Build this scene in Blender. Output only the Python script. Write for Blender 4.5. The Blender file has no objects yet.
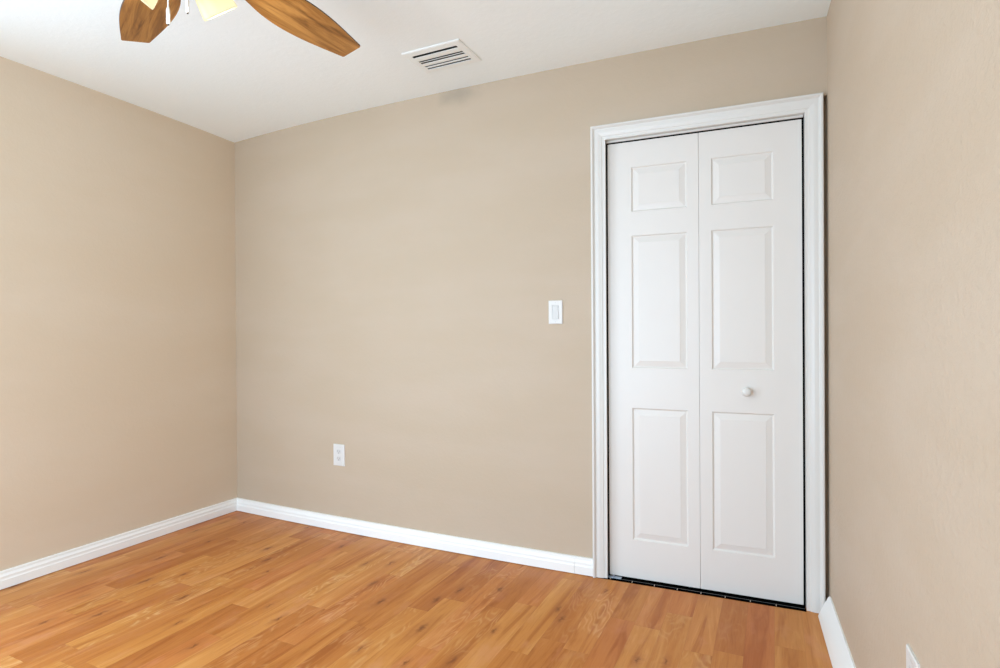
import bpy, bmesh, math, random
from mathutils import Vector, Matrix
from math import sin, cos, pi, radians, exp

SC = bpy.context.scene
COL = SC.collection

# ------------------------------------------------------------------ camera
F_PX = 571.65
YAW, PITCH, ROLL, CAM_H = 0.4467, -0.0033, -0.0061, 1.1598
cam_data = bpy.data.cameras.new('camera')
cam = bpy.data.objects.new('camera', cam_data)
COL.objects.link(cam)
cam_data.sensor_width = 36.0
cam_data.lens = F_PX / 1000.0 * 36.0
cam_data.clip_start = 0.02
fwd = Vector((-sin(YAW), cos(YAW), 0)); right = Vector((cos(YAW), sin(YAW), 0)); up = Vector((0, 0, 1))
f2 = fwd * cos(PITCH) + up * sin(PITCH); u2 = up * cos(PITCH) - fwd * sin(PITCH)
r3 = right * cos(ROLL) + u2 * sin(ROLL); u3 = u2 * cos(ROLL) - right * sin(ROLL)
M = Matrix((r3, u3, -f2)).transposed().to_4x4()
M.translation = Vector((0, 0, CAM_H))
cam.matrix_world = M
SC.camera = cam

# ------------------------------------------------------------------ light and exposure
SC.view_settings.view_transform = 'Standard'
SC.view_settings.look = 'None'
SC.view_settings.gamma = 1.0
SC.view_settings.use_curve_mapping = False
SC.view_settings.exposure = 0.15
SC.cycles.max_bounces = 10
SC.cycles.diffuse_bounces = 8
SC.cycles.sample_clamp_indirect = 6.0
SC.cycles.use_denoising = True
SC.cycles.denoiser = 'OPENIMAGEDENOISE'
SC.cycles.denoising_input_passes = 'RGB_ALBEDO_NORMAL'
SC.cycles.denoising_prefilter = 'ACCURATE'
SC.cycles.caustics_reflective = False
SC.cycles.caustics_refractive = False

world = bpy.data.worlds.new('world')
SC.world = world
world.use_nodes = True
wb = world.node_tree.nodes['Background']
wb.inputs[0].default_value = (0.78, 0.88, 1.0, 1)
wb.inputs[1].default_value = 1.5

def area_light(name, loc, direction, sx, sy, power, color):
    l = bpy.data.lights.new(name, 'AREA')
    l.shape = 'RECTANGLE'; l.size = sx; l.size_y = sy
    l.energy = power; l.color = color
    o = bpy.data.objects.new(name, l); COL.objects.link(o)
    o.location = loc
    o.rotation_euler = Vector(direction).to_track_quat('-Z', 'Y').to_euler()
    return o
# daylight entering through the unseen window opening behind the camera, made wide for even light
DAY = (0.72, 0.99, 1.25)
XL_ = -3.1925
area_light('daylight_window', (-1.50, -1.08, 0.62), (-0.60, 1, -0.55), 2.4, 1.0, 45, DAY)
area_light('daylight_window', (-1.50, -1.08, 1.62), (-0.30, 1, 0.65), 2.4, 0.85, 33, DAY)
area_light('side_fill_light', (XL_ - 0.08, -0.05, 1.15), (1, 0.15, -0.15), 1.45, 1.75, 38, DAY)  # fill light at the opening added in the left wall
BULB_POWER = 5.0
BULB_COLOR = (0.98, 0.96, 0.86)

# ------------------------------------------------------------------ room constants (metres)
H = 2.44
XL, D, XR, AR = -3.1925, 2.6432, 0.2017, 0.0534
YR = -1.0                       # inner face of the wall behind the camera
def wy(x):                      # the far wall bows very slightly
    t = x - XL
    return D - (0.0396 * t - 0.0153 * t * t)
def rx(y):                      # right wall plane, slightly out of square
    return XR + math.tan(AR) * (D - y)
def cz(x, y):                   # ceiling dips a little in the far left corner
    return H - 0.026 * exp(-math.hypot(x - XL, y - D) / 0.5)

# ------------------------------------------------------------------ helpers
def tag(o, label=None, cat=None, group=None, kind=None):
    if label: o['label'] = label
    if cat: o['category'] = cat
    if group: o['group'] = group
    if kind: o['kind'] = kind
    return o

def finish(name, bm, mat, parent=None, smooth=False, recalc=True, angle=None):
    if recalc:
        bmesh.ops.recalc_face_normals(bm, faces=bm.faces[:])
    me = bpy.data.meshes.new(name)
    bm.to_mesh(me); bm.free()
    if smooth:
        me.shade_smooth()
        if angle is not None:
            me.set_sharp_from_angle(angle=radians(angle))
    if isinstance(mat, (list, tuple)):
        for m in mat: me.materials.append(m)
    else:
        me.materials.append(mat)
    o = bpy.data.objects.new(name, me)
    COL.objects.link(o)
    if parent is not None:
        o.parent = parent
    return o

def empty(name, loc=(0, 0, 0), rz=0.0, parent=None):
    o = bpy.data.objects.new(name, None)
    o.empty_display_size = 0.1
    COL.objects.link(o)
    o.location = loc; o.rotation_euler = (0, 0, rz)
    if parent is not None: o.parent = parent
    return o

def add_box(bm, x0, x1, y0, y1, z0, z1, bev=0.0, seg=2, mat_index=0):
    vs = [bm.verts.new(c) for c in ((x0, y0, z0), (x1, y0, z0), (x1, y1, z0), (x0, y1, z0),
                                    (x0, y0, z1), (x1, y0, z1), (x1, y1, z1), (x0, y1, z1))]
    fs = [bm.faces.new([vs[i] for i in q]) for q in
          ((0, 3, 2, 1), (4, 5, 6, 7), (0, 1, 5, 4), (1, 2, 6, 5), (2, 3, 7, 6), (3, 0, 4, 7))]
    for f in fs: f.material_index = mat_index
    if bev > 0:
        es = list({e for f in fs for e in f.edges})
        bmesh.ops.bevel(bm, geom=es, offset=bev, segments=seg, affect='EDGES', profile=0.5)
    return vs

def add_lathe(bm, prof, n=32, mtx=None, close_ends=True):
    """prof = [(r, z)], revolved round local Z"""
    rings = []
    for r, z in prof:
        if r < 1e-6:
            v = bm.verts.new((0, 0, z)); rings.append([v])
        else:
            rings.append([bm.verts.new((r * cos(2 * pi * i / n), r * sin(2 * pi * i / n), z)) for i in range(n)])
    for a, b in zip(rings[:-1], rings[1:]):
        for i in range(n):
            j = (i + 1) % n
            if len(a) == 1 and len(b) == 1: continue
            if len(a) == 1: bm.faces.new((a[0], b[i], b[j]))
            elif len(b) == 1: bm.faces.new((a[i], a[j], b[0]))
            else: bm.faces.new((a[i], a[j], b[j], b[i]))
    if close_ends:
        for rg in (rings[0], rings[-1]):
            if len(rg) > 1: bm.faces.new(rg)
    vs = [v for rg in rings for v in rg]
    if mtx is not None:
        bmesh.ops.transform(bm, matrix=mtx, verts=vs)
    return vs

def add_tube(bm, pts, r, n=12, cap=True):
    pts = [Vector(p) for p in pts]
    rr = r if isinstance(r, (list, tuple)) else [r] * len(pts)
    rings = []
    ref = None
    for k, p in enumerate(pts):
        if k == 0: t = pts[1] - pts[0]
        elif k == len(pts) - 1: t = pts[-1] - pts[-2]
        else: t = (pts[k + 1] - pts[k - 1])
        t.normalize()
        if ref is None:
            ref = Vector((1, 0, 0)) if abs(t.x) < 0.8 else Vector((0, 1, 0))
        a = (ref - t * ref.dot(t)).normalized(); b = t.cross(a); ref = a
        rings.append([bm.verts.new(p + (a * cos(2 * pi * i / n) + b * sin(2 * pi * i / n)) * rr[k]) for i in range(n)])
    for a, b in zip(rings[:-1], rings[1:]):
        for i in range(n):
            j = (i + 1) % n
            bm.faces.new((a[i], a[j], b[j], b[i]))
    if cap:
        bm.faces.new(rings[0][::-1]); bm.faces.new(rings[-1])

def add_sweep(bm, path_frames, prof, cap=True):
    """path_frames = [(origin, out_vec, up_vec)], prof = [(o, u)] closed polygon"""
    rings = []
    for o, a, b in path_frames:
        rings.append([bm.verts.new(Vector(o) + Vector(a) * p + Vector(b) * q) for p, q in prof])
    n = len(prof)
    for r0, r1 in zip(rings[:-1], rings[1:]):
        for i in range(n):
            j = (i + 1) % n
            bm.faces.new((r0[i], r0[j], r1[j], r1[i]))
    if cap:
        bm.faces.new(rings[0][::-1]); bm.faces.new(rings[-1])

# ------------------------------------------------------------------ node helpers
class NT:
    def __init__(s, name):
        s.m = bpy.data.materials.new(name); s.m.use_nodes = True
        s.t = s.m.node_tree
        s.b = s.t.nodes['Principled BSDF']
        s.out = s.t.nodes['Material Output']
    def n(s, typ, **kw):
        nd = s.t.nodes.new(typ)
        for k, v in kw.items(): setattr(nd, k, v)
        return nd
    def l(s, a, b): s.t.links.new(a, b)
    def val(s, sock, v):
        if hasattr(v, 'is_output') or isinstance(v, bpy.types.NodeSocket): s.l(v, sock)
        else: sock.default_value = v
    def math(s, op, a, b=0.0, c=0.0):
        nd = s.n('ShaderNodeMath', operation=op)
        s.val(nd.inputs[0], a); s.val(nd.inputs[1], b); s.val(nd.inputs[2], c)
        return nd.outputs[0]
    def comb(s, x, y, z):
        nd = s.n('ShaderNodeCombineXYZ')
        s.val(nd.inputs[0], x); s.val(nd.inputs[1], y); s.val(nd.inputs[2], z)
        return nd.outputs[0]
    def sep(s, v):
        nd = s.n('ShaderNodeSeparateXYZ'); s.l(v, nd.inputs[0]); return nd.outputs
    def noise(s, vec, scale=1.0, detail=2.0, rough=0.5, dist=0.0, out='Fac'):
        nd = s.n('ShaderNodeTexNoise')
        s.l(vec, nd.inputs['Vector'])
        nd.inputs['Scale'].default_value = scale; nd.inputs['Detail'].default_value = detail
        nd.inputs['Roughness'].default_value = rough; nd.inputs['Distortion'].default_value = dist
        return nd.outputs[out]
    def white(s, vec):
        nd = s.n('ShaderNodeTexWhiteNoise', noise_dimensions='3D'); s.l(vec, nd.inputs['Vector']); return nd.outputs
    def ramp(s, fac, stops, interp='LINEAR'):
        nd = s.n('ShaderNodeValToRGB'); s.l(fac, nd.inputs[0])
        cr = nd.color_ramp; cr.interpolation = interp
        while len(cr.elements) < len(stops): cr.elements.new(0.5)
        for e, (p, c) in zip(cr.elements, stops):
            e.position = p; e.color = c if len(c) == 4 else (*c, 1)
        return nd.outputs[0]
    def mix(s, fac, a, b, blend='MIX'):
        nd = s.n('ShaderNodeMix', data_type='RGBA', blend_type=blend)
        s.val(nd.inputs[0], fac)
        for i, v in ((6, a), (7, b)):
            if isinstance(v, (tuple, list)): nd.inputs[i].default_value = v if len(v) == 4 else (*v, 1)
            else: s.l(v, nd.inputs[i])
        return nd.outputs[2]
    def sstep(s, x, a, b):
        nd = s.n('ShaderNodeMapRange', interpolation_type='SMOOTHSTEP')
        s.val(nd.inputs[0], x); nd.inputs[1].default_value = a; nd.inputs[2].default_value = b
        return nd.outputs[0]
    def bump(s, h, strength, dist):
        nd = s.n('ShaderNodeBump'); nd.inputs['Strength'].default_value = strength
        nd.inputs['Distance'].default_value = dist
        s.l(h, nd.inputs['Height']); s.l(nd.outputs[0], s.b.inputs['Normal'])
    def set(s, color=None, rough=None, metal=None, spec=None):
        if color is not None: s.val(s.b.inputs['Base Color'], (*color, 1) if isinstance(color, tuple) and len(color) == 3 else color)
        if rough is not None: s.val(s.b.inputs['Roughness'], rough)
        if metal is not None: s.b.inputs['Metallic'].default_value = metal
        if spec is not None: s.b.inputs['Specular IOR Level'].default_value = spec
        return s.m
def lin(r, g, b):
    f = lambda c: (c / 255 / 12.92) if c / 255 <= 0.04045 else ((c / 255 + 0.055) / 1.055) ** 2.4
    return (f(r), f(g), f(b))

def wall_material(name, base, alt, stain=None, bump=0.25):
    t = NT(name)
    pos = t.n('ShaderNodeNewGeometry').outputs['Position']
    x, y, z = t.sep(pos)
    band = t.noise(t.comb(t.math('MULTIPLY', x, 0.9), t.math('MULTIPLY', y, 0.9), t.math('MULTIPLY', z, 3.2)), 1.3, 3, 0.55)
    c = t.mix(t.sstep(band, 0.35, 0.68), base, alt)
    if stain:
        sx, sz, w, h = stain
        dx = t.math('DIVIDE', t.math('SUBTRACT', x, sx), w); dz = t.math('DIVIDE', t.math('SUBTRACT', z, sz), h)
        d = t.math('ADD', t.math('SQRT', t.math('ADD', t.math('MULTIPLY', dx, dx), t.math('MULTIPLY', dz, dz))),
                   t.math('MULTIPLY', t.math('SUBTRACT', t.noise(pos, 14, 3), 0.5), 0.7))
        f = t.math('MULTIPLY', t.math('SUBTRACT', 1.0, t.sstep(d, 0.1, 1.0)), 0.32)
        c = t.mix(f, c, (0.20, 0.19, 0.16))
    t.set(c, 0.62, spec=0.35)
    h1 = t.noise(pos, 55, 4, 0.6); h2 = t.noise(pos, 16, 2, 0.5)
    hh = t.math('ADD', t.sstep(h1, 0.40, 0.70), t.math('MULTIPLY', h2, 0.8))
    t.bump(hh, bump, 0.0025)
    return t.m

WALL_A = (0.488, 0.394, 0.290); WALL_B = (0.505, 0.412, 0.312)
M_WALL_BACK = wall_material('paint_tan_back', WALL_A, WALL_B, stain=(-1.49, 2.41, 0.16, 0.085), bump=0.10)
M_WALL_LEFT = wall_material('paint_tan_left', (0.625, 0.515, 0.385), (0.640, 0.535, 0.410), bump=0.10)  # same tan paint as the far wall, lightened to make up for weaker light
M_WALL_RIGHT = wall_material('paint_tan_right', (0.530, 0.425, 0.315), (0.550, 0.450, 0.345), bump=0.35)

def simple(name, color, rough=0.4, metal=0.0, spec=0.5, bump=None):
    t = NT(name)
    pos = t.n('ShaderNodeNewGeometry').outputs['Position']
    v = t.noise(pos, 9.0, 2)
    c = t.mix(t.math('MULTIPLY', v, 0.06), (*color, 1), tuple(k * 0.8 for k in color))
    t.set(c, rough, metal, spec)
    if bump: t.bump(t.noise(pos, bump[0], 3), bump[1], bump[2])
    return t.m
M_CEIL = None
def ceiling_material():
    t = NT('ceiling_paint_white')
    pos = t.n('ShaderNodeNewGeometry').outputs['Position']
    c = t.mix(t.sstep(t.noise(pos, 1.1, 2), 0.3, 0.7), (0.85, 0.93, 0.945), (0.87, 0.935, 0.945))
    t.set(c, 0.8, spec=0.2)
    t.bump(t.sstep(t.noise(pos, 38, 4, 0.6), 0.42, 0.62), 0.09, 0.003)
    return t.m
M_CEIL = ceiling_material()
M_TRIM = simple('trim_paint_white', (0.70, 0.695, 0.665), 0.34, spec=0.4)
M_BASE = simple('baseboard_paint_white', (0.85, 0.86, 0.84), 0.36, spec=0.4)
M_DOOR = simple('door_paint_white', (0.725, 0.705, 0.67), 0.38, spec=0.45)
M_VENT = simple('vent_enamel_white', (0.86, 0.92, 0.92), 0.4)
M_PLASTIC = simple('switch_plastic_white', (0.68, 0.675, 0.65), 0.4)
M_PLASTIC2 = simple('rocker_plastic_white', (0.60, 0.60, 0.585), 0.4)
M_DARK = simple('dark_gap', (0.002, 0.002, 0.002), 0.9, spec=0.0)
M_SLOT = simple('slot_grey', (0.10, 0.10, 0.10), 0.6)
M_DUCT = simple('duct_grey', (0.10, 0.10, 0.095), 0.7)
M_SCREW = simple('screw_white', (0.6, 0.6, 0.6), 0.3)
M_STEEL = simple('pivot_steel', (0.42, 0.47, 0.55), 0.35, metal=0.8)
M_NICKEL = simple('brushed_nickel', (0.62, 0.60, 0.57), 0.3, metal=1.0)
M_CORD = simple('pull_cord_white', (0.85, 0.85, 0.82), 0.4)
M_BRONZE = simple('dark_bronze', (0.10, 0.07, 0.05), 0.4, metal=0.6)
M_CLOSET = simple('closet_shade_dark', (0.04, 0.04, 0.04), 0.8)  # near-black colour stands in for the shade inside the closed closet

def floor_material():
    t = NT('laminate_oak_floor')
    pos = t.n('ShaderNodeNewGeometry').outputs['Position']
    x, y, z = t.sep(pos)
    m = t.math
    W, L = 0.1, 0.66
    u = m('DIVIDE', m('ADD', x, 10.002), W)
    col = m('FLOOR', u); fu = m('FRACT', u)
    rc = t.white(t.comb(col, 3.7, 1.1))[0]
    v = m('ADD', m('DIVIDE', m('ADD', y, 10.0), L), m('MULTIPLY', rc, 7.0))
    row = m('FLOOR', v); fv = m('FRACT', v)
    w = t.white(t.comb(col, row, 5.3))
    r1 = w[0]; rcol = t.sep(w[1])
    # every strip has its own piece of grain
    gx = m('ADD', x, m('MULTIPLY', rcol[0], 30.0)); gy = m('ADD', y, m('MULTIPLY', rcol[1], 30.0))
    warp = t.noise(t.comb(m('MULTIPLY', gx, 10.0), m('MULTIPLY', gy, 2.6), rcol[2]), 1.0, 2, 0.5)
    fig = t.noise(t.comb(m('MULTIPLY', gx, 17.0), m('MULTIPLY', gy, 1.3), m('MULTIPLY', r1, 9.0)), 1.0, 4, 0.62, 0.9)
    fig2 = t.noise(t.comb(m('MULTIPLY', gx, 60.0), m('MULTIPLY', gy, 3.5), m('MULTIPLY', r1, 5.0)), 1.0, 3, 0.6, 0.5)
    blot = t.noise(t.comb(m('MULTIPLY', gx, 11.0), m('MULTIPLY', gy, 5.0), r1), 1.0, 3, 0.6)
    fine = t.noise(t.comb(m('MULTIPLY', gx, 190.0), m('MULTIPLY', gy, 9.0), r1), 1.0, 3, 0.6)
    ph = m('ADD', m('MULTIPLY', warp, 95.0), m('MULTIPLY', fu, 3.0))
    rings = m('POWER', m('MULTIPLY', m('ADD', m('SINE', ph), 1.0), 0.5), 2.5)
    base = t.ramp(r1, [(0.0, FL[0]), (0.25, FL[1]), (0.5, FL[2]), (0.75, FL[3]), (1.0, FL[4])])
    light = t.mix(1.0, base, (1.22, 1.48, 1.95), 'MULTIPLY')
    dark = t.mix(1.0, base, (0.74, 0.60, 0.48), 'MULTIPLY')
    pink = t.mix(1.0, base, (1.08, 1.16, 2.0), 'MULTIPLY')
    c = t.mix(m('MULTIPLY', t.sstep(fig, 0.50, 0.72), 0.85), base, light)
    c = t.mix(m('MULTIPLY', m('SUBTRACT', 1.0, t.sstep(fig, 0.30, 0.50)), 1.0), c, dark)
    c = t.mix(m('MULTIPLY', t.sstep(fig2, 0.55, 0.75), 0.40), c, dark)
    c = t.mix(m('MULTIPLY', t.sstep(blot, 0.52, 0.72), 0.60), c, pink)
    # cathedral rings on some strips only
    rm = m('MULTIPLY', t.sstep(rcol[2], 0.45, 0.70), m('MULTIPLY', t.sstep(blot, 0.42, 0.58), 0.55))
    c = t.mix(m('MULTIPLY', rings, rm), c, t.mix(1.0, base, (1.25, 1.75, 2.9), 'MULTIPLY'))
    c = t.mix(m('MULTIPLY', t.sstep(fine, 0.50, 0.75), 0.30), c, dark)
    # knots: irregular, on some strip pieces
    kx = m('ADD', 0.15, m('MULTIPLY', rcol[1], 0.7)); kv = m('ADD', 0.1, m('MULTIPLY', rcol[0], 0.8))
    wob = m('MULTIPLY', m('SUBTRACT', t.noise(pos, 45, 3, 0.6), 0.5), 0.035)
    dx = m('ADD', m('MULTIPLY', m('SUBTRACT', fu, kx), W), wob); dy = m('MULTIPLY', m('SUBTRACT', fv, kv), L)
    dd = m('SQRT', m('ADD', m('MULTIPLY', dx, dx), m('MULTIPLY', m('MULTIPLY', dy, dy), 0.10)))
    on = t.sstep(t.white(t.comb(row, col, 9.1))[0], 0.38, 0.42)
    size = m('ADD', 0.007, m('MULTIPLY', t.white(t.comb(row, col, 2.2))[0], 0.012))
    q = m('DIVIDE', dd, size)
    halo = m('MULTIPLY', m('MULTIPLY', m('SUBTRACT', 1.0, t.sstep(q, 0.6, 2.6)), on), 0.45)
    core = m('MULTIPLY', m('MULTIPLY', m('SUBTRACT', 1.0, t.sstep(q, 0.0, 1.0)), on), 0.78)
    c = t.mix(halo, c, (0.36, 0.12, 0.032)); c = t.mix(core, c, (0.17, 0.045, 0.012))
    # joints between strips
    e = m('MULTIPLY', m('MINIMUM', fu, m('SUBTRACT', 1.0, fu)), W)
    e2 = m('MULTIPLY', m('MINIMUM', fv, m('SUBTRACT', 1.0, fv)), L)
    j = m('MULTIPLY', m('SUBTRACT', 1.0, t.sstep(m('MINIMUM', e, e2), 0.0003, 0.0012)), 0.22)
    c = t.mix(j, c, (0.25, 0.09, 0.03))
    t.set(c, m('ADD', 0.34, m('MULTIPLY', fine, 0.12)), spec=0.22)
    t.bump(m('SUBTRACT', m('MULTIPLY', fine, 0.2), j), 0.12, 0.001)
    return t.m
FL = [(0.420, 0.136, 0.028), (0.475, 0.172, 0.037), (0.525, 0.206, 0.044), (0.575, 0.246, 0.060), (0.50, 0.168, 0.042)]
M_FLOOR = floor_material()

def blade_material():
    t = NT('fan_blade_wood')
    pos = t.n('ShaderNodeTexCoord').outputs['Object']
    rnd = t.n('ShaderNodeObjectInfo').outputs['Random']
    x, y, z = t.sep(pos)
    yy = t.math('ADD', y, t.math('MULTIPLY', rnd, 3.0))
    g = t.noise(t.comb(t.math('MULTIPLY', x, 3.0), t.math('MULTIPLY', yy, 26.0), rnd), 1.0, 4, 0.6, 1.0)
    f = t.noise(t.comb(t.math('MULTIPLY', x, 9.0), t.math('MULTIPLY', yy, 240.0), rnd), 1.0, 3, 0.6)
    c = t.ramp(g, [(0.30, (0.14, 0.056, 0.014)), (0.46, (0.34, 0.160, 0.040)), (0.60, (0.48, 0.245, 0.068)), (0.8, (0.60, 0.34, 0.10))])
    c = t.mix(t.math('MULTIPLY', t.sstep(f, 0.5, 0.75), 0.55), c, (0.12, 0.05, 0.015))
    t.set(c, 0.42, spec=0.3)
    return t.m
M_BLADE = blade_material()
M_BLADE_EDGE = simple('fan_blade_edge', (0.06, 0.03, 0.015), 0.5)

def shade_material():
    t = NT('frosted_glass_shade')
    tr = t.n('ShaderNodeBsdfTranslucent'); tr.inputs[0].default_value = (0.16, 0.15, 0.10, 1)
    em = t.n('ShaderNodeEmission')
    lw = t.n('ShaderNodeTexCoord').outputs['Object']
    z = t.sep(lw)[2]
    col = t.ramp(t.sstep(z, -0.12, 0.0), [(0.0, (1.0, 0.95, 0.66)), (0.5, (1.0, 0.93, 0.56)), (1.0, (1.0, 0.86, 0.46))])
    t.l(col, em.inputs[0]); em.inputs[1].default_value = 0.62
    mixs = t.n('ShaderNodeMixShader'); mixs.inputs[0].default_value = 0.5
    t.b.inputs['Base Color'].default_value = (0.20, 0.19, 0.13, 1); t.b.inputs['Roughness'].default_value = 0.25
    t.l(t.b.outputs[0], mixs.inputs[1]); t.l(tr.outputs[0], mixs.inputs[2])
    add = t.n('ShaderNodeAddShader')
    t.l(mixs.outputs[0], add.inputs[0]); t.l(em.outputs[0], add.inputs[1])
    t.l(add.outputs[0], t.out.inputs['Surface'])
    return t.m
M_SHADE = shade_material()
def bulb_material():
    t = NT('bulb_glow')
    t.b.inputs['Emission Color'].default_value = (1.0, 0.9, 0.7, 1); t.b.inputs['Emission Strength'].default_value = 2.5
    return t.set((0.9, 0.9, 0.85), 0.3)
M_BULB = bulb_material()

# ------------------------------------------------------------------ room shell
def slab_between(bm, f0, f1, z0, z1, n):
    """solid wall running from parameter 0..1, f0/f1 give the two faces (x,y)"""
    rings = []
    for i in range(n + 1):
        s = i / n
        a = f0(s); b = f1(s)
        rings.append([bm.verts.new((a[0], a[1], z0)), bm.verts.new((b[0], b[1], z0)),
                      bm.verts.new((b[0], b[1], z1)), bm.verts.new((a[0], a[1], z1))])
    for p, q in zip(rings[:-1], rings[1:]):
        for i in range(4):
            j = (i + 1) % 4
            bm.faces.new((p[i], p[j], q[j], q[i]))
    bm.faces.new(rings[0][::-1]); bm.faces.new(rings[-1])

WT = 0.12
OX0, OX1, OZ = -0.728, 0.131, 2.075        # rough opening of the door
bm = bmesh.new()
def seg(x0, x1, z0, z1, n):
    slab_between(bm, lambda s: (x0 + (x1 - x0) * s, wy(x0 + (x1 - x0) * s)),
                 lambda s: (x0 + (x1 - x0) * s, wy(x0 + (x1 - x0) * s) + WT), z0, z1, n)
seg(XL - 0.12, OX0, -0.02, H + 0.08, 40)
seg(OX0, OX1, OZ, H + 0.08, 10)
seg(OX1, 0.1875, -0.02, H + 0.08, 3)
seg(0.1875, XR + 0.12, 2.118, H + 0.08, 2)
# unfilled slot between the casing and the side wall
slab_between(bm, lambda s: (0.1875 + (XR + 0.12 - 0.1875) * s, wy(0.1875) + 0.035), lambda s: (0.1875 + (XR + 0.12 - 0.1875) * s, wy(0.1875) + WT), -0.02, 2.118, 1)
tag(finish('wall_back', bm, M_WALL_BACK), 'tan painted far wall that holds the white bifold door', 'wall', kind='structure')

bm = bmesh.new()
LY0, LY1, LZ0, LZ1 = -0.82, 0.72, 0.25, 2.08        # unseen opening added in the left wall for fill light
add_box(bm, XL - 0.12, XL, YR - 0.12, LY0, -0.02, H + 0.08)
add_box(bm, XL - 0.12, XL, LY1, D, -0.02, H + 0.08)
add_box(bm, XL - 0.12, XL, LY0, LY1, -0.02, LZ0); add_box(bm, XL - 0.12, XL, LY0, LY1, LZ1, H + 0.08)
tag(finish('wall_left', bm, M_WALL_LEFT), 'blank tan painted wall on the left side of the room', 'wall', kind='structure')

bm = bmesh.new()
slab_between(bm, lambda s: (rx(YR - 0.12 + (2.70 - YR + 0.12) * s), YR - 0.12 + (2.70 - YR + 0.12) * s),
             lambda s: (rx(YR - 0.12 + (2.70 - YR + 0.12) * s) + 0.12, YR - 0.12 + (2.70 - YR + 0.12) * s), -0.02, H + 0.08, 2)
tag(finish('wall_right', bm, M_WALL_RIGHT), 'tan painted wall close on the right beside the door', 'wall', kind='structure')

# wall behind the camera, its unseen window opening made wide for even light
XRR = rx(YR)
bm = bmesh.new()
wins = [(-2.73, -0.26)]
WZ0, WZ1 = 0.08, 2.12
xs = [XL - 0.12] + [v for w in wins for v in w] + [XRR + 0.12]
for i in range(0, len(xs), 2):
    add_box(bm, xs[i], xs[i + 1], YR - 0.12, YR, -0.02, H + 0.08)
for a, b in wins:
    add_box(bm, a, b, YR - 0.12, YR, -0.02, WZ0); add_box(bm, a, b, YR - 0.12, YR, WZ1, H + 0.08)
tag(finish('wall_rear', bm, M_WALL_LEFT), 'tan wall behind the viewpoint with one wide opening', 'wall', kind='structure')
for k, (a, b) in enumerate(wins):
    bm = bmesh.new()
    t_ = 0.045
    add_box(bm, a - 0.05, b + 0.05, YR - 0.02, YR + 0.015, WZ0 - 0.06, WZ0, 0.004)
    add_box(bm, a - 0.05, b + 0.05, YR - 0.02, YR + 0.015, WZ1, WZ1 + 0.06, 0.004)
    add_box(bm, a - 0.05, a, YR - 0.02, YR + 0.015, WZ0, WZ1, 0.004)
    add_box(bm, b, b + 0.05, YR - 0.02, YR + 0.015, WZ0, WZ1, 0.004)
    tag(finish('window_%d' % (k + 1), bm, M_TRIM), 'unseen white framed window opening in the wall behind the viewpoint, made wide for even light', 'window', kind='structure')

bm = bmesh.new()
add_box(bm, XL - 0.02, XL + 0.015, LY0 - 0.05, LY1 + 0.05, LZ0 - 0.06, LZ0, 0.004)
add_box(bm, XL - 0.02, XL + 0.015, LY0 - 0.05, LY1 + 0.05, LZ1, LZ1 + 0.06, 0.004)
add_box(bm, XL - 0.02, XL + 0.015, LY0 - 0.05, LY0, LZ0, LZ1, 0.004)
add_box(bm, XL - 0.02, XL + 0.015, LY1, LY1 + 0.05, LZ0, LZ1, 0.004)
tag(finish('window_2', bm, M_TRIM), 'unseen white framed opening added in the left wall to let in fill light', 'window', kind='structure')

bm = bmesh.new()
add_box(bm, XL - 0.12, XRR + 0.12, YR - 0.12, 3.4, -0.05, 0.0)
tag(finish('floor', bm, M_FLOOR), 'orange oak laminate strip floor', 'floor', kind='structure')

# ceiling: a fine grid so that the dip of the far left corner is real
VX0, VX1, VY0, VY1 = -1.505, -1.263, 2.208, 2.358       # duct opening of the air vent
bm = bmesh.new()
gx = sorted(set([XL - 0.06] + [XL + 0.12 * i for i in range(0, 31)] + [VX0, VX1]))
gx = [x for x in gx if x < XRR + 0.1] + [XRR + 0.1]
gy = sorted(set([YR - 0.06] + [YR + 0.12 * i for i in range(0, 31)] + [VY0, VY1, 2.74]))
gy = [y for y in gy if y <= 2.74]
G = {}
for i, x in enumerate(gx):
    for j, y in enumerate(gy):
        G[i, j] = (bm.verts.new((x, y, cz(x, y))), bm.verts.new((x, y, H + 0.08)))
for i in range(len(gx) - 1):
    for j in range(len(gy) - 1):
        if gx[i] >= VX0 - 1e-6 and gx[i + 1] <= VX1 + 1e-6 and gy[j] >= VY0 - 1e-6 and gy[j + 1] <= VY1 + 1e-6:
            continue
        q = [(i, j), (i + 1, j), (i + 1, j + 1), (i, j + 1)]
        bm.faces.new([G[k][0] for k in q][::-1])
        bm.faces.new([G[k][1] for k in q])
c_o = finish('ceiling', bm, M_CEIL, recalc=False, smooth=True)
tag(c_o, 'white lightly textured ceiling', 'ceiling', kind='structure')

# closet space behind the door
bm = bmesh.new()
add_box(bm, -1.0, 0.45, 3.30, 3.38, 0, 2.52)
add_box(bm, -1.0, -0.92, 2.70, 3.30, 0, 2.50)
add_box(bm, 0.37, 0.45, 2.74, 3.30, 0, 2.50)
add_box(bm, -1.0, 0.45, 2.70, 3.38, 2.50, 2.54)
tag(finish('wall_closet', bm, M_CLOSET), 'dark inside of the closet seen through the gaps round the door', 'wall', kind='structure')

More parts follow.
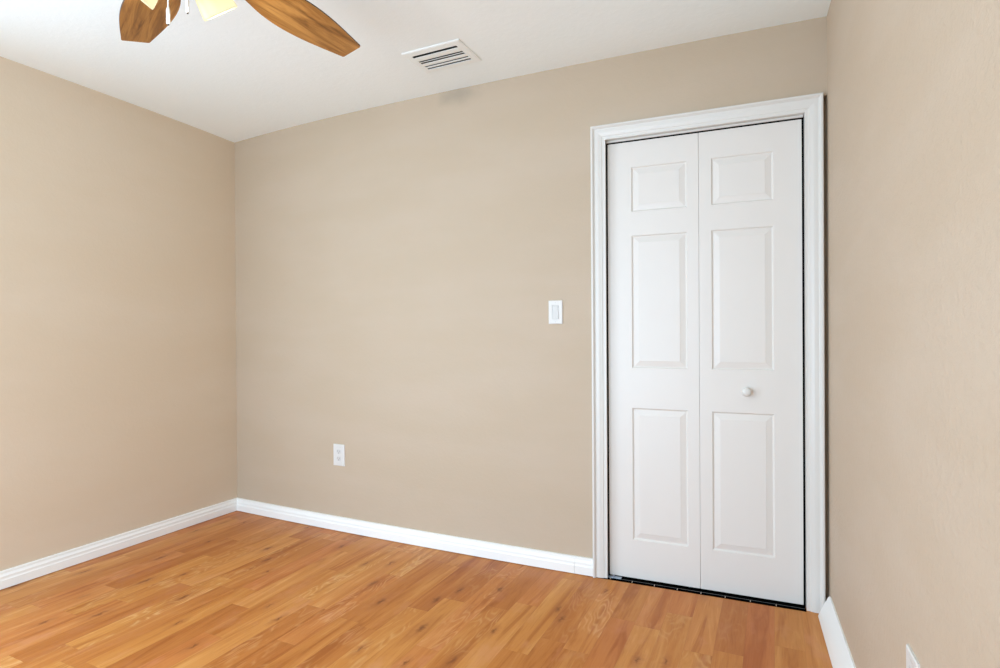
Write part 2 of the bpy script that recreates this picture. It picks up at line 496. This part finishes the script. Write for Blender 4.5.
# ------------------------------------------------------------------ baseboards
def base_profile(h, tb, tt):
    # (out from wall, up): colonial baseboard with a lighter lip near the top
    return [(0, 0.003), (tb, 0.003), (tb, h * 0.50), (tb * 0.86, h * 0.55), (tb * 0.82, h * 0.60), (tb * 0.86, h * 0.66), (tb * 0.84, h * 0.72),
            (tb * 0.66, h * 0.79), (tb * 0.55, h * 0.86), (tt * 1.3, h * 0.91), (tt * 1.2, h * 0.97), (tt * 0.8, h), (0, h)]
def back_base(x0, x1, n, miter0):
    bm = bmesh.new(); pr = base_profile(0.081, 0.020, 0.009)
    rings = []
    for i in range(n + 1):
        x = x0 + (x1 - x0) * i / n
        ring = []
        for o, u in pr:
            xx = x + (o if (miter0 and i == 0) else 0)
            ring.append(bm.verts.new((xx, wy(xx) - o, u)))
        rings.append(ring)
    m = len(pr)
    for a, b in zip(rings[:-1], rings[1:]):
        for i in range(m):
            j = (i + 1) % m
            bm.faces.new((a[i], a[j], b[j], b[i]))
    bm.faces.new(rings[0][::-1]); bm.faces.new(rings[-1])
    return bm
tag(finish('baseboard_back', back_base(XL, -0.8655, 30, True), M_BASE, smooth=True, angle=25), 'long white moulded baseboard along the far wall', 'baseboard', kind='structure')
tag(finish('baseboard_back', back_base(-0.8645, -0.7755, 2, False), M_BASE, smooth=True, angle=25), 'short white baseboard piece between the seam and the door casing', 'baseboard', kind='structure')
bm = bmesh.new(); pr = base_profile(0.081, 0.020, 0.009)
rings = [[bm.verts.new((XL + o, (D - o if k else YR), u)) for o, u in pr] for k in (0, 1)]
for i in range(len(pr)):
    j = (i + 1) % len(pr); bm.faces.new((rings[0][i], rings[0][j], rings[1][j], rings[1][i]))
bm.faces.new(rings[0][::-1]); bm.faces.new(rings[1])
tag(finish('baseboard_left', bm, M_BASE, smooth=True, angle=25), 'white moulded baseboard along the left wall', 'baseboard', kind='structure')
bm = bmesh.new(); pr = [(0, 0.002), (0.045, 0.002), (0.0445, 0.008), (0.034, 0.034), (0.031, 0.040), (0.020, 0.066), (0.016, 0.071), (0.010, 0.086), (0.005, 0.0915), (0, 0.0915)]
rings = []
for y in (YR, 2.636):
    n_ = Vector((-cos(AR), -sin(AR), 0)); o_ = Vector((rx(y), y, 0))
    rings.append([bm.verts.new(o_ + n_ * o + Vector((0, 0, u))) for o, u in pr])
for i in range(len(pr)):
    j = (i + 1) % len(pr); bm.faces.new((rings[0][i], rings[0][j], rings[1][j], rings[1][i]))
bm.faces.new(rings[0][::-1]); bm.faces.new(rings[1])
tag(finish('baseboard_right', bm, M_BASE, smooth=True, angle=25), 'thick white baseboard along the right wall', 'baseboard', kind='structure')

# ------------------------------------------------------------------ door frame (local frame: origin on the floor at the left leaf edge, x along wall, -y into room)
XA, XB = -0.7063, 0.1098
YA, YB = wy(XA), wy(XB)
PHI = math.atan2(YB - YA, XB - XA)
LEN = math.hypot(XB - XA, YB - YA)                 # across both leaves
def frame_empty(name, kind=None):
    return empty(name, (XA, YA, 0), PHI)

# casing: mitred colonial profile swept up, across and down
cas = [(0.0, 0.0), (0.0, 0.024), (0.003, 0.026), (0.008, 0.026), (0.012, 0.0215), (0.015, 0.0160), (0.018, 0.0150), (0.024, 0.0155), (0.034, 0.0150),
       (0.044, 0.0125), (0.049, 0.0118), (0.051, 0.0095), (0.058, 0.0085), (0.0655, 0.0085), (0.0655, 0.0)]   # (in from outer edge, out from wall)
cx0, cx1, ctop = -0.0685, LEN + 0.0741, 2.1230
path = [((cx0, 0.001), 0), ((cx0, ctop), 1), ((cx1, ctop), 2), ((cx1, 0.001), 3)]
tr = frame_empty('trim_1'); tag(tr, 'white moulded casing round the bifold closet door', 'door casing', kind='structure')
def casing_piece(name, k):
    bm = bmesh.new(); rings = []
    for (px, pz), c in path[k:k + 2]:
        ring = []
        for a, b in cas:
            x = px + a if c in (0, 1) else px - a
            z = pz if c in (0, 3) else pz - a
            ring.append(bm.verts.new((x, -b, z)))
        rings.append(ring)
    m = len(cas)
    for i in range(m):
        j = (i + 1) % m
        bm.faces.new((rings[0][i], rings[0][j], rings[1][j], rings[1][i]))
    bm.faces.new(rings[0][::-1]); bm.faces.new(rings[1])
    return finish(name, bm, M_TRIM, tr)
for k, nm in enumerate(('side_casing', 'head_casing', 'side_casing')):
    casing_piece(nm, k)
# jamb lining
bm = bmesh.new()
add_box(bm, -0.020, -0.0080, -0.001, WT - 0.002, 0.0, 2.062)
tj = frame_empty('trim_2'); tag(tj, 'white jamb lining inside the door opening', 'door jamb', kind='structure')
finish('side_jamb', bm, M_TRIM, tj)
bm = bmesh.new()
add_box(bm, LEN + 0.0085, LEN + 0.0205, -0.001, WT - 0.002, 0.0, 2.062)
finish('side_jamb', bm, M_TRIM, tj)
bm = bmesh.new()
add_box(bm, -0.020, LEN + 0.0205, -0.001, WT - 0.002, 2.062, 2.073)
finish('head_jamb', bm, M_TRIM, tj)
bm = bmesh.new()
add_box(bm, -0.006, LEN + 0.006, 0.026, 0.056, 2.0515, 2.0615, 0.001)
finish('head_track', bm, M_TRIM, tj)
# black strips standing in for the shade in the gaps round the leaves
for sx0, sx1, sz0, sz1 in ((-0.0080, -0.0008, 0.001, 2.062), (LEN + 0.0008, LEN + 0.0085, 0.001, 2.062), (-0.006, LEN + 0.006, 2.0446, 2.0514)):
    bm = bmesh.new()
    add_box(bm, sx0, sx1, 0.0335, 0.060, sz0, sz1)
    finish('gap_shade', bm, M_DARK, tj)
# black threshold channel on the floor of the opening
tt = frame_empty('trim_3'); tag(tt, 'black threshold strip with light tick marks under the door', 'threshold', kind='structure')
bm = bmesh.new()
add_box(bm, -0.0655, LEN + 0.006, -0.017, 0.118, 0.0, 0.0012)
finish('channel', bm, M_DARK, tt)
bm = bmesh.new()
add_box(bm, -0.003, LEN + 0.003, 0.0045, 0.0062, 0.0011, 0.0020)
finish('channel_lip', bm, simple('channel_lip_grey', (0.10, 0.10, 0.10), 0.5), tt)
M_TICK = simple('tick_light', (0.55, 0.45, 0.38), 0.5)
for i in range(8):
    lx = (-0.695 + 0.1 * i) - XA
    bm = bmesh.new(); add_box(bm, lx - 0.0012, lx + 0.0012, -0.013, 0.004, 0.0011, 0.0021)
    finish('tick_mark', bm, M_TICK, tt)

# ------------------------------------------------------------------ bifold door
door = frame_empty('door_1')
tag(door, 'white six-panel bifold closet door, both leaves closed', 'door', kind='structure')
LY = 0.030                                          # front face of the leaves behind the wall face
ZB, ZT = 0.0065, 2.0440
PANZ = [(0.186, 0.802), (0.988, 1.606), (1.717, 1.925)]
def leaf(x0, x1, panx):
    bm = bmesh.new()
    T = 0.034
    # (inset, depth) steps of each moulded panel
    steps = [(0.0, 0.0), (0.0015, 0.0018), (0.0055, 0.0062), (0.0085, 0.0066), (0.0115, 0.0056), (0.030, 0.0018), (0.0325, 0.0008), (0.034, 0.0006)]
    xs = [x0, panx[0], panx[1], x1]
    zs = [ZB]
    for a, b in PANZ: zs += [a, b]
    zs += [ZT]
    V = {}
    for i, x in enumerate(xs):
        for j, z in enumerate(zs):
            V[i, j] = bm.verts.new((x, LY, z))
    for i in range(3):
        for j in range(len(zs) - 1):
            if i == 1 and j % 2 == 1:
                rect = [V[1, j], V[2, j], V[2, j + 1], V[1, j + 1]]
                X0, X1, Z0, Z1 = xs[1], xs[2], zs[j], zs[j + 1]
                for ins, dep in steps[1:]:
                    nr = [bm.verts.new(c) for c in ((X0 + ins, LY + dep, Z0 + ins), (X1 - ins, LY + dep, Z0 + ins),
                                                    (X1 - ins, LY + dep, Z1 - ins), (X0 + ins, LY + dep, Z1 - ins))]
                    for k in range(4):
                        l = (k + 1) % 4
                        bm.faces.new((rect[k], rect[l], nr[l], nr[k]))
                    rect = nr
                bm.faces.new(rect)
            else:
                bm.faces.new((V[i, j], V[i + 1, j], V[i + 1, j + 1], V[i, j + 1]))
    # sides and back
    B = [bm.verts.new(c) for c in ((x0, LY + T, ZB), (x1, LY + T, ZB), (x1, LY + T, ZT), (x0, LY + T, ZT))]
    n = len(zs) - 1
    bm.faces.new(B[::-1])
    bm.faces.new([V[i, 0] for i in range(4)][::-1] + [B[0], B[1]])
    bm.faces.new([V[i, n] for i in range(4)] + [B[2], B[3]])
    bm.faces.new([V[0, j] for j in range(n + 1)] + [B[3], B[0]])
    bm.faces.new([V[3, j] for j in range(n + 1)][::-1] + [B[1], B[2]])
    bm.verts.ensure_lookup_table()
    # small round-over on the long front arrises
    es = [e for e in bm.edges if all(abs(v.co.y - LY) < 1e-6 for v in e.verts)
          and (all(abs(v.co.x - x0) < 1e-6 for v in e.verts) or all(abs(v.co.x - x1) < 1e-6 for v in e.verts))]
    bmesh.ops.bevel(bm, geom=es, offset=0.0018, segments=2, affect='EDGES')
    return bm
XS = 0.4075                                         # seam between the leaves, from the left edge
la = finish('door_leaf', leaf(0.0, XS - 0.0006, (-0.596 - XA, -0.3485 - XA)), M_DOOR, door)
lb = finish('door_leaf', leaf(XS + 0.0006, LEN, (-0.246 - XA, 0.0035 - XA)), M_DOOR, door)
lb['label'] = 'right leaf with the round knob'; la['label'] = 'left leaf without a knob'
bm = bmesh.new()
add_lathe(bm, [(r_ * 1.25, z_ * 1.15) for r_, z_ in [(0.0, 0.030), (0.006, 0.0298), (0.011, 0.0285), (0.0145, 0.0255), (0.0158, 0.0215), (0.0148, 0.0175), (0.0115, 0.0145), (0.0085, 0.012), (0.0078, 0.007), (0.0095, 0.003), (0.0115, 0.0)]],
          28, Matrix.Translation((-0.106 - XA, LY, 0.895)) @ Matrix.Rotation(radians(90), 4, 'X'))
finish('knob', bm, M_TRIM, lb, smooth=True)
# bottom pivot bracket at the left jamb
bm = bmesh.new()
add_box(bm, -0.0065, 0.058, 0.004, 0.028, 0.0012, 0.0035, 0.0005)
add_box(bm, -0.0075, -0.0050, 0.004, 0.028, 0.0012, 0.020, 0.0005)
add_lathe(bm, [(0.005, 0.0), (0.005, 0.009), (0.0, 0.009)], 12, Matrix.Translation((0.022, 0.016, 0.0035)))
finish('pivot_bracket', bm, M_STEEL, door)
# top pivot showing as a light speck in the top gap
bm = bmesh.new()
add_box(bm, 0.016, 0.021, 0.034, 0.044, 2.0435, 2.052)
finish('top_pivot', bm, M_STEEL, door)

# ------------------------------------------------------------------ light switch on the far wall
def wall_frame(name, x, z):
    e = empty(name, (x, wy(x), z), math.atan((wy(x + 0.01) - wy(x - 0.01)) / 0.02))
    return e
sw = wall_frame('light_switch', -0.958, 1.2548)
tag(sw, 'white wall light switch plate left of the closet door', 'light switch')
bm = bmesh.new()
def plate_ring(bm, w, h, t, iw, ih, bev=0.003):
    """wall plate of w x h with rectangular hole iw x ih"""
    o0 = [(-w/2, 0, -h/2), (w/2, 0, -h/2), (w/2, 0, h/2), (-w/2, 0, h/2)]
    loops = [o0, [(x, -(t - bev * .6), z) for x, y, z in o0],
             [(math.copysign(abs(x) - bev, x), -t, math.copysign(abs(z) - bev, z)) for x, y, z in o0],
             [(math.copysign(iw/2, x), -t, math.copysign(ih/2, z)) for x, y, z in o0],
             [(math.copysign(iw/2, x), -0.0005, math.copysign(ih/2, z)) for x, y, z in o0]]
    R_ = [[bm.verts.new(c) for c in l] for l in loops]
    for a, b in zip(R_[:-1], R_[1:]):
        for i in range(4):
            j = (i + 1) % 4
            bm.faces.new((a[i], a[j], b[j], b[i]))
    bm.faces.new(R_[-1]); bm.faces.new(R_[0][::-1])
plate_ring(bm, 0.0705, 0.1145, 0.006, 0.0345, 0.0675)
finish('wall_plate', bm, M_PLASTIC, sw)
bm = bmesh.new()   # rocker, pressed in at the top
pts = [(-0.0055, 0.0325), (-0.0062, 0.004), (-0.0088, -0.0325)]
x = 0.0160
vs = [[bm.verts.new((sx, yy, zz)) for yy, zz in pts] + [bm.verts.new((sx, -0.001, -0.0325)), bm.verts.new((sx, -0.001, 0.0325))] for sx in (-x, x)]
for i in range(5):
    j = (i + 1) % 5
    bm.faces.new((vs[0][i], vs[0][j], vs[1][j], vs[1][i]))
bm.faces.new(vs[0]); bm.faces.new(vs[1][::-1])
rk = finish('rocker', bm, M_PLASTIC2, sw)
bm = bmesh.new()
add_box(bm, -0.0115, 0.0115, -0.0072, -0.0052, 0.009, 0.029, 0.0006)
finish('slider', bm, M_PLASTIC2, rk)
for zz in (0.0465, -0.0465):
    bm = bmesh.new()
    add_lathe(bm, [(0.0028, 0.0), (0.0028, 0.0007), (0.0, 0.0012)], 12, Matrix.Translation((0, -0.0058, zz)) @ Matrix.Rotation(radians(90), 4, 'X'))
    finish('screw', bm, M_SCREW, sw)

# ------------------------------------------------------------------ power outlets
def make_outlet(name, loc, rz, label):
    o = empty(name, loc, rz)
    tag(o, label, 'power outlet', 'power outlets low on the walls')
    bm = bmesh.new()
    plate_ring(bm, 0.084, 0.1255, 0.006, 0.034, 0.095)
    finish('wall_plate', bm, M_PLASTIC, o)
    for zz in (0.0205, -0.0205):
        bm = bmesh.new()
        prof = []
        for i in range(24):
            a = 2 * pi * i / 24
            px, pz = 0.0165 * cos(a), 0.0165 * sin(a)
            pz = max(-0.0135, min(0.0135, pz * 1.05))
            prof.append((px, pz + zz))
        f0 = [bm.verts.new((a, -0.0005, b)) for a, b in prof]; f1 = [bm.verts.new((a * .97, -0.0068, (b - zz) * .97 + zz)) for a, b in prof]
        for i in range(24):
            j = (i + 1) % 24
            bm.faces.new((f0[i], f0[j], f1[j], f1[i]))
        bm.faces.new(f1); bm.faces.new(f0[::-1])
        rc = finish('socket', bm, M_PLASTIC2, o)
        bm = bmesh.new()
        add_box(bm, -0.0072, -0.0052, -0.0072, -0.0064, zz - 0.001, zz + 0.008)
        add_box(bm, 0.0052, 0.0072, -0.0072, -0.0064, zz - 0.001, zz + 0.0065)
        add_lathe(bm, [(0.0027, 0.0), (0.0027, 0.0006), (0.0, 0.0006)], 12, Matrix.Translation((0, -0.0066, zz - 0.0075)) @ Matrix.Rotation(radians(90), 4, 'X'))
        finish('slots', bm, M_SLOT, rc)
    bm = bmesh.new()
    add_box(bm, -0.0165, 0.0165, -0.0062, -0.0006, -0.0465, 0.0465)
    finish('socket_strap', bm, M_PLASTIC, o)
    bm = bmesh.new()
    add_lathe(bm, [(0.0026, 0.0), (0.0026, 0.0008), (0.0, 0.0012)], 12, Matrix.Translation((0, -0.0062, 0)) @ Matrix.Rotation(radians(90), 4, 'X'))
    finish('screw', bm, M_SCREW, o)
    return o
xo = -2.3065
make_outlet('power_outlet', (xo, wy(xo), 0.4433), math.atan((wy(xo + .01) - wy(xo - .01)) / .02),
            'white double power outlet low on the far wall, left of the light switch')
yo = 1.462
make_outlet('power_outlet', (rx(yo), yo, 0.4125), -pi / 2 + AR,
            'white power outlet plate on the right wall, cut off by the bottom edge')

# ------------------------------------------------------------------ ceiling air vent
vt = empty('air_vent', (-1.384, 2.283, H - 0.001))
tag(vt, 'white louvered air vent in the ceiling near the far wall', 'air vent')
w2, h2 = 0.1515, 0.1085
ix, iy = 0.118, 0.072
bm = bmesh.new()
loops = [[(-w2, -h2, 0), (w2, -h2, 0), (w2, h2, 0), (-w2, h2, 0)],
         [(-w2, -h2, -0.003), (w2, -h2, -0.003), (w2, h2, -0.003), (-w2, h2, -0.003)],
         [(-w2 + 0.006, -h2 + 0.006, -0.0055), (w2 - 0.006, -h2 + 0.006, -0.0055), (w2 - 0.006, h2 - 0.006, -0.0055), (-w2 + 0.006, h2 - 0.006, -0.0055)],
         [(-ix, -iy, -0.0065), (ix, -iy, -0.0065), (ix, iy, -0.0065), (-ix, iy, -0.0065)],
         [(-ix, -iy, -0.0045), (ix, -iy, -0.0045), (ix, iy, -0.0045), (-ix, iy, -0.0045)]]
R_ = [[bm.verts.new(c) for c in l] for l in loops]
for a, b in zip(R_[:-1], R_[1:]):
    for i in range(4):
        j = (i + 1) % 4
        bm.faces.new((a[i], a[j], b[j], b[i]))
finish('frame', bm, M_VENT, vt)
bm = bmesh.new()
c8 = [(-ix, -iy), (ix, -iy), (ix, iy), (-ix, iy)]
lo = [bm.verts.new((x, y, -0.0046)) for x, y in c8]; hi = [bm.verts.new((x, y, 0.075)) for x, y in c8]
for i in range(4):
    j = (i + 1) % 4; bm.faces.new((lo[i], lo[j], hi[j], hi[i]))
bm.faces.new(hi)
finish('duct_box', bm, M_DUCT, vt, recalc=False)
for k, (ya, yb, za, zb_) in enumerate([(-0.054, -0.016, -0.0062, -0.0050), (-0.006, 0.0075, -0.0062, -0.0010), (0.0115, 0.0390, -0.0062, -0.0045), (0.0460, 0.0615, -0.0062, -0.0045)]):
    # broad curved blades with open slots between them
    bm = bmesh.new(); n = 6
    up_, dn = [], []
    for i in range(n + 1):
        s = i / n
        yy = ya + (yb - ya) * s; zz = za + (zb_ - za) * s - 0.0012 * sin(pi * s)
        for lst, off in ((dn, 0), (up_, 0.0012)):
            lst.append((bm.verts.new((-ix + 0.0005, yy, zz + off)), bm.verts.new((ix - 0.0005, yy, zz + off))))
    for lst in (dn, up_):
        for p_, q_ in zip(lst[:-1], lst[1:]): bm.faces.new((p_[0], p_[1], q_[1], q_[0]))
    for i in (0, n): bm.faces.new((dn[i][0], dn[i][1], up_[i][1], up_[i][0]))
    for s_ in (0, 1):
        bm.faces.new([d_[s_] for d_ in dn] + [u_[s_] for u_ in up_][::-1])
    finish('louver', bm, M_VENT, vt, smooth=True, angle=40)

# ------------------------------------------------------------------ ceiling fan
FC = Vector((-1.4203, 1.0036, 0))
ZBL = 2.1956
fan = empty('ceiling_fan', (FC.x, FC.y, H - 0.001))
tag(fan, 'ceiling fan with brown wood-grain blades, lit glass shades and pull chains', 'ceiling fan')
def fl(z): return z - (H - 0.001)
bm = bmesh.new()
add_lathe(bm, [(0.0, 0.0), (0.068, 0.0), (0.068, -0.012), (0.058, -0.035), (0.030, -0.052), (0.0, -0.052)], 40)
finish('canopy', bm, M_NICKEL, fan, smooth=True, angle=35)
bm = bmesh.new()
add_lathe(bm, [(0.013, -0.05), (0.013, -0.13)], 20)
finish('downrod', bm, M_NICKEL, fan, smooth=True, angle=35)
bm = bmesh.new()
add_lathe(bm, [(0.0, fl(2.318)), (0.035, fl(2.318)), (0.085, fl(2.303)), (0.098, fl(2.278)), (0.098, fl(2.232)), (0.088, fl(2.214)), (0.070, fl(2.206)), (0.0, fl(2.206))], 48)
finish('motor_housing', bm, M_NICKEL, fan, smooth=True, angle=35)
bm = bmesh.new()
add_lathe(bm, [(0.0, fl(2.207)), (0.050, fl(2.207)), (0.052, fl(2.190)), (0.044, fl(2.175)), (0.042, fl(2.155)), (0.032, fl(2.140)), (0.012, fl(2.135)), (0.0, fl(2.134))], 40)
finish('light_fitter', bm, M_NICKEL, fan, smooth=True, angle=35)

PIT = 0.2062; BL = 0.6606; ANG0 = 86.96
def bw(u):  # half width of a blade along its length (quadratic through three widths)
    a = ((0.25, 0.0530), (0.38, 0.0773), (0.53, 0.0663), (BL, 0.0431)); s = 0
    if u < 0.25: return 0.046 + (0.0530 - 0.046) * (u - 0.155) / 0.095
    for i in range(4):
        p = a[i][1]
        for j in range(4):
            if j != i: p *= (u - a[j][0]) / (a[i][0] - a[j][0])
        s += p
    return s
def blade_bm():
    bm = bmesh.new(); n = 28; u0 = 0.155
    pts = []
    L_, R2 = [], []
    for i in range(n + 1):
        u = u0 + (BL - 0.003 - u0) * i / n
        w = bw(u)
        k_ = 0.0075 * (u - 0.25) / 0.41
        L_.append((u, w + k_)); R2.append((u, -w + k_))
    tip = [(BL, bw(BL) + 0.0035), (BL, -bw(BL) + 0.0115)]
    out = L_ + tip + R2[::-1]
    lo = [bm.verts.new((u, v, -0.0028)) for u, v in out]; hi = [bm.verts.new((u, v, 0.0028)) for u, v in out]
    f = bm.faces.new(lo[::-1]); g = bm.faces.new(hi)
    m = len(out)
    for i in range(m):
        j = (i + 1) % m
        q = bm.faces.new((lo[i], lo[j], hi[j], hi[i])); q.material_index = 1
    return bm
blade0 = None; iron0 = None
for k in range(5):
    a = radians(ANG0 + (0 if k == 0 else 68.8 + 72.8 * (k - 1)))
    mw = Matrix.Translation((0, 0, fl(ZBL))) @ Matrix.Rotation(a, 4, 'Z') @ Matrix.Rotation(-PIT, 4, 'X')
    if blade0 is None:
        b = blade0 = finish('blade', blade_bm(), [M_BLADE, M_BLADE_EDGE], fan)
        bm = bmesh.new()
        add_box(bm, 0.150, 0.235, -0.020, 0.020, 0.0032, 0.0068, 0.0012)
        add_tube(bm, [(0.165, 0, 0.006), (0.13, 0, 0.012), (0.10, 0, 0.018), (0.075, 0, 0.020)], [0.010, 0.010, 0.011, 0.012], 10)
        for sx, sy in ((0.17, 0.012), (0.17, -0.012), (0.22, 0.0)):
            add_lathe(bm, [(0.004, 0), (0.004, 0.002), (0, 0.003)], 10, Matrix.Translation((sx, sy, 0.0068)))
        ir = iron0 = finish('blade_iron', bm, M_NICKEL, b)
    else:
        b = blade0.copy(); COL.objects.link(b); b.parent = fan
        ir = iron0.copy(); COL.objects.link(ir); ir.parent = b
    b.matrix_local = mw

# three glass shades on arms
SH_R, SH_Z, TILT = 0.121, 2.064, radians(40)
az0 = 25.6 + 58
for k in range(3):
    az = radians(az0 + 120 * k)
    d = Vector((cos(az), sin(az), 0))
    axis = (d * sin(TILT) + Vector((0, 0, -cos(TILT)))).normalized()      # towards the open end
    rim = d * SH_R + Vector((0, 0, fl(SH_Z)))
    Ls = 0.108
    neck = rim - axis * Ls
    q = axis.to_track_quat('-Z', 'Y').to_matrix().to_4x4()
    mt = Matrix.Translation(neck) @ q
    bm = bmesh.new()
    outer = [(0.024, 0.0), (0.030, -0.006), (0.036, -0.020), (0.0405, -0.040), (0.0445, -0.065), (0.0480, -0.085), (0.0505, -0.100), (0.0508, -0.1050), (0.0495, -0.1075)]
    inner = [(r - 0.0028, z) for r, z in outer[::-1][1:]]
    add_lathe(bm, outer + inner, 40, close_ends=False)
    sh = finish('glass_shade', bm, M_SHADE, fan, smooth=True)
    sh.matrix_local = mt
    bm = bmesh.new()
    add_lathe(bm, [(0.0, 0.014), (0.020, 0.014), (0.028, 0.004), (0.029, -0.006), (0.026, -0.010), (0.0, -0.010)], 28)
    hp = Vector((0, 0, 0.012))
    st = mt.inverted() @ (d * 0.030 + Vector((0, 0, fl(2.160))))
    mid = mt.inverted() @ (neck - axis * 0.03 )
    add_tube(bm, [st, (st + mid) * 0.5 + Vector((0, 0, 0.006)), mid, hp], 0.0065, 10)
    ho = finish('shade_holder', bm, M_NICKEL, fan, smooth=True, angle=40)
    ho.matrix_local = mt
    bm = bmesh.new()
    add_lathe(bm, [(0.0, -0.010), (0.012, -0.010), (0.013, -0.028), (0.021, -0.048), (0.025, -0.064), (0.020, -0.080), (0.010, -0.087), (0.0, -0.089)], 20)
    bu = finish('bulb', bm, M_BULB, sh, smooth=True)
    pl = bpy.data.lights.new('bulb_light', 'POINT'); pl.energy = BULB_POWER; pl.color = BULB_COLOR; pl.shadow_soft_size = 0.02
    po = bpy.data.objects.new('bulb_light', pl); COL.objects.link(po)
    po.location = fan.location + (rim - axis * 0.012)

# pull chains
for (px, py, zb, zf), hd in (((-1.4163, 0.9722, 1.9634, 2.0075), 'l'), ((-1.3709, 0.9940, 1.9929, 2.0487), 'r')):
    lx, ly = px - FC.x, py - FC.y
    bm = bmesh.new()
    add_tube(bm, [(lx * 0.9, ly * 0.9, fl(2.150)), (lx, ly, fl(2.135)), (lx, ly, fl(zf))], 0.0019, 8)
    ch = finish('pull_chain', bm, M_CORD, fan, smooth=True)
    bm = bmesh.new()
    r = 0.0047 if hd == 'l' else 0.0038
    add_lathe(bm, [(0.0, fl(zf) + 0.003), (r * 0.5, fl(zf) + 0.002), (r, fl(zf) - 0.006), (r, fl(zb) + 0.004), (r * 0.8, fl(zb) + 0.002), (0.0, fl(zb) + 0.002)], 16, Matrix.Translation((lx, ly, 0)))
    fo = finish('fob', bm, M_CORD, ch, smooth=True, angle=40)
    bm = bmesh.new()
    add_lathe(bm, [(0.0, fl(zb) + 0.002), (0.0022, fl(zb) + 0.002), (0.0022, fl(zb) - 0.0008), (0.0, fl(zb) - 0.001)], 10, Matrix.Translation((lx, ly, 0)))
    finish('fob_tip', bm, M_BRONZE, ch)
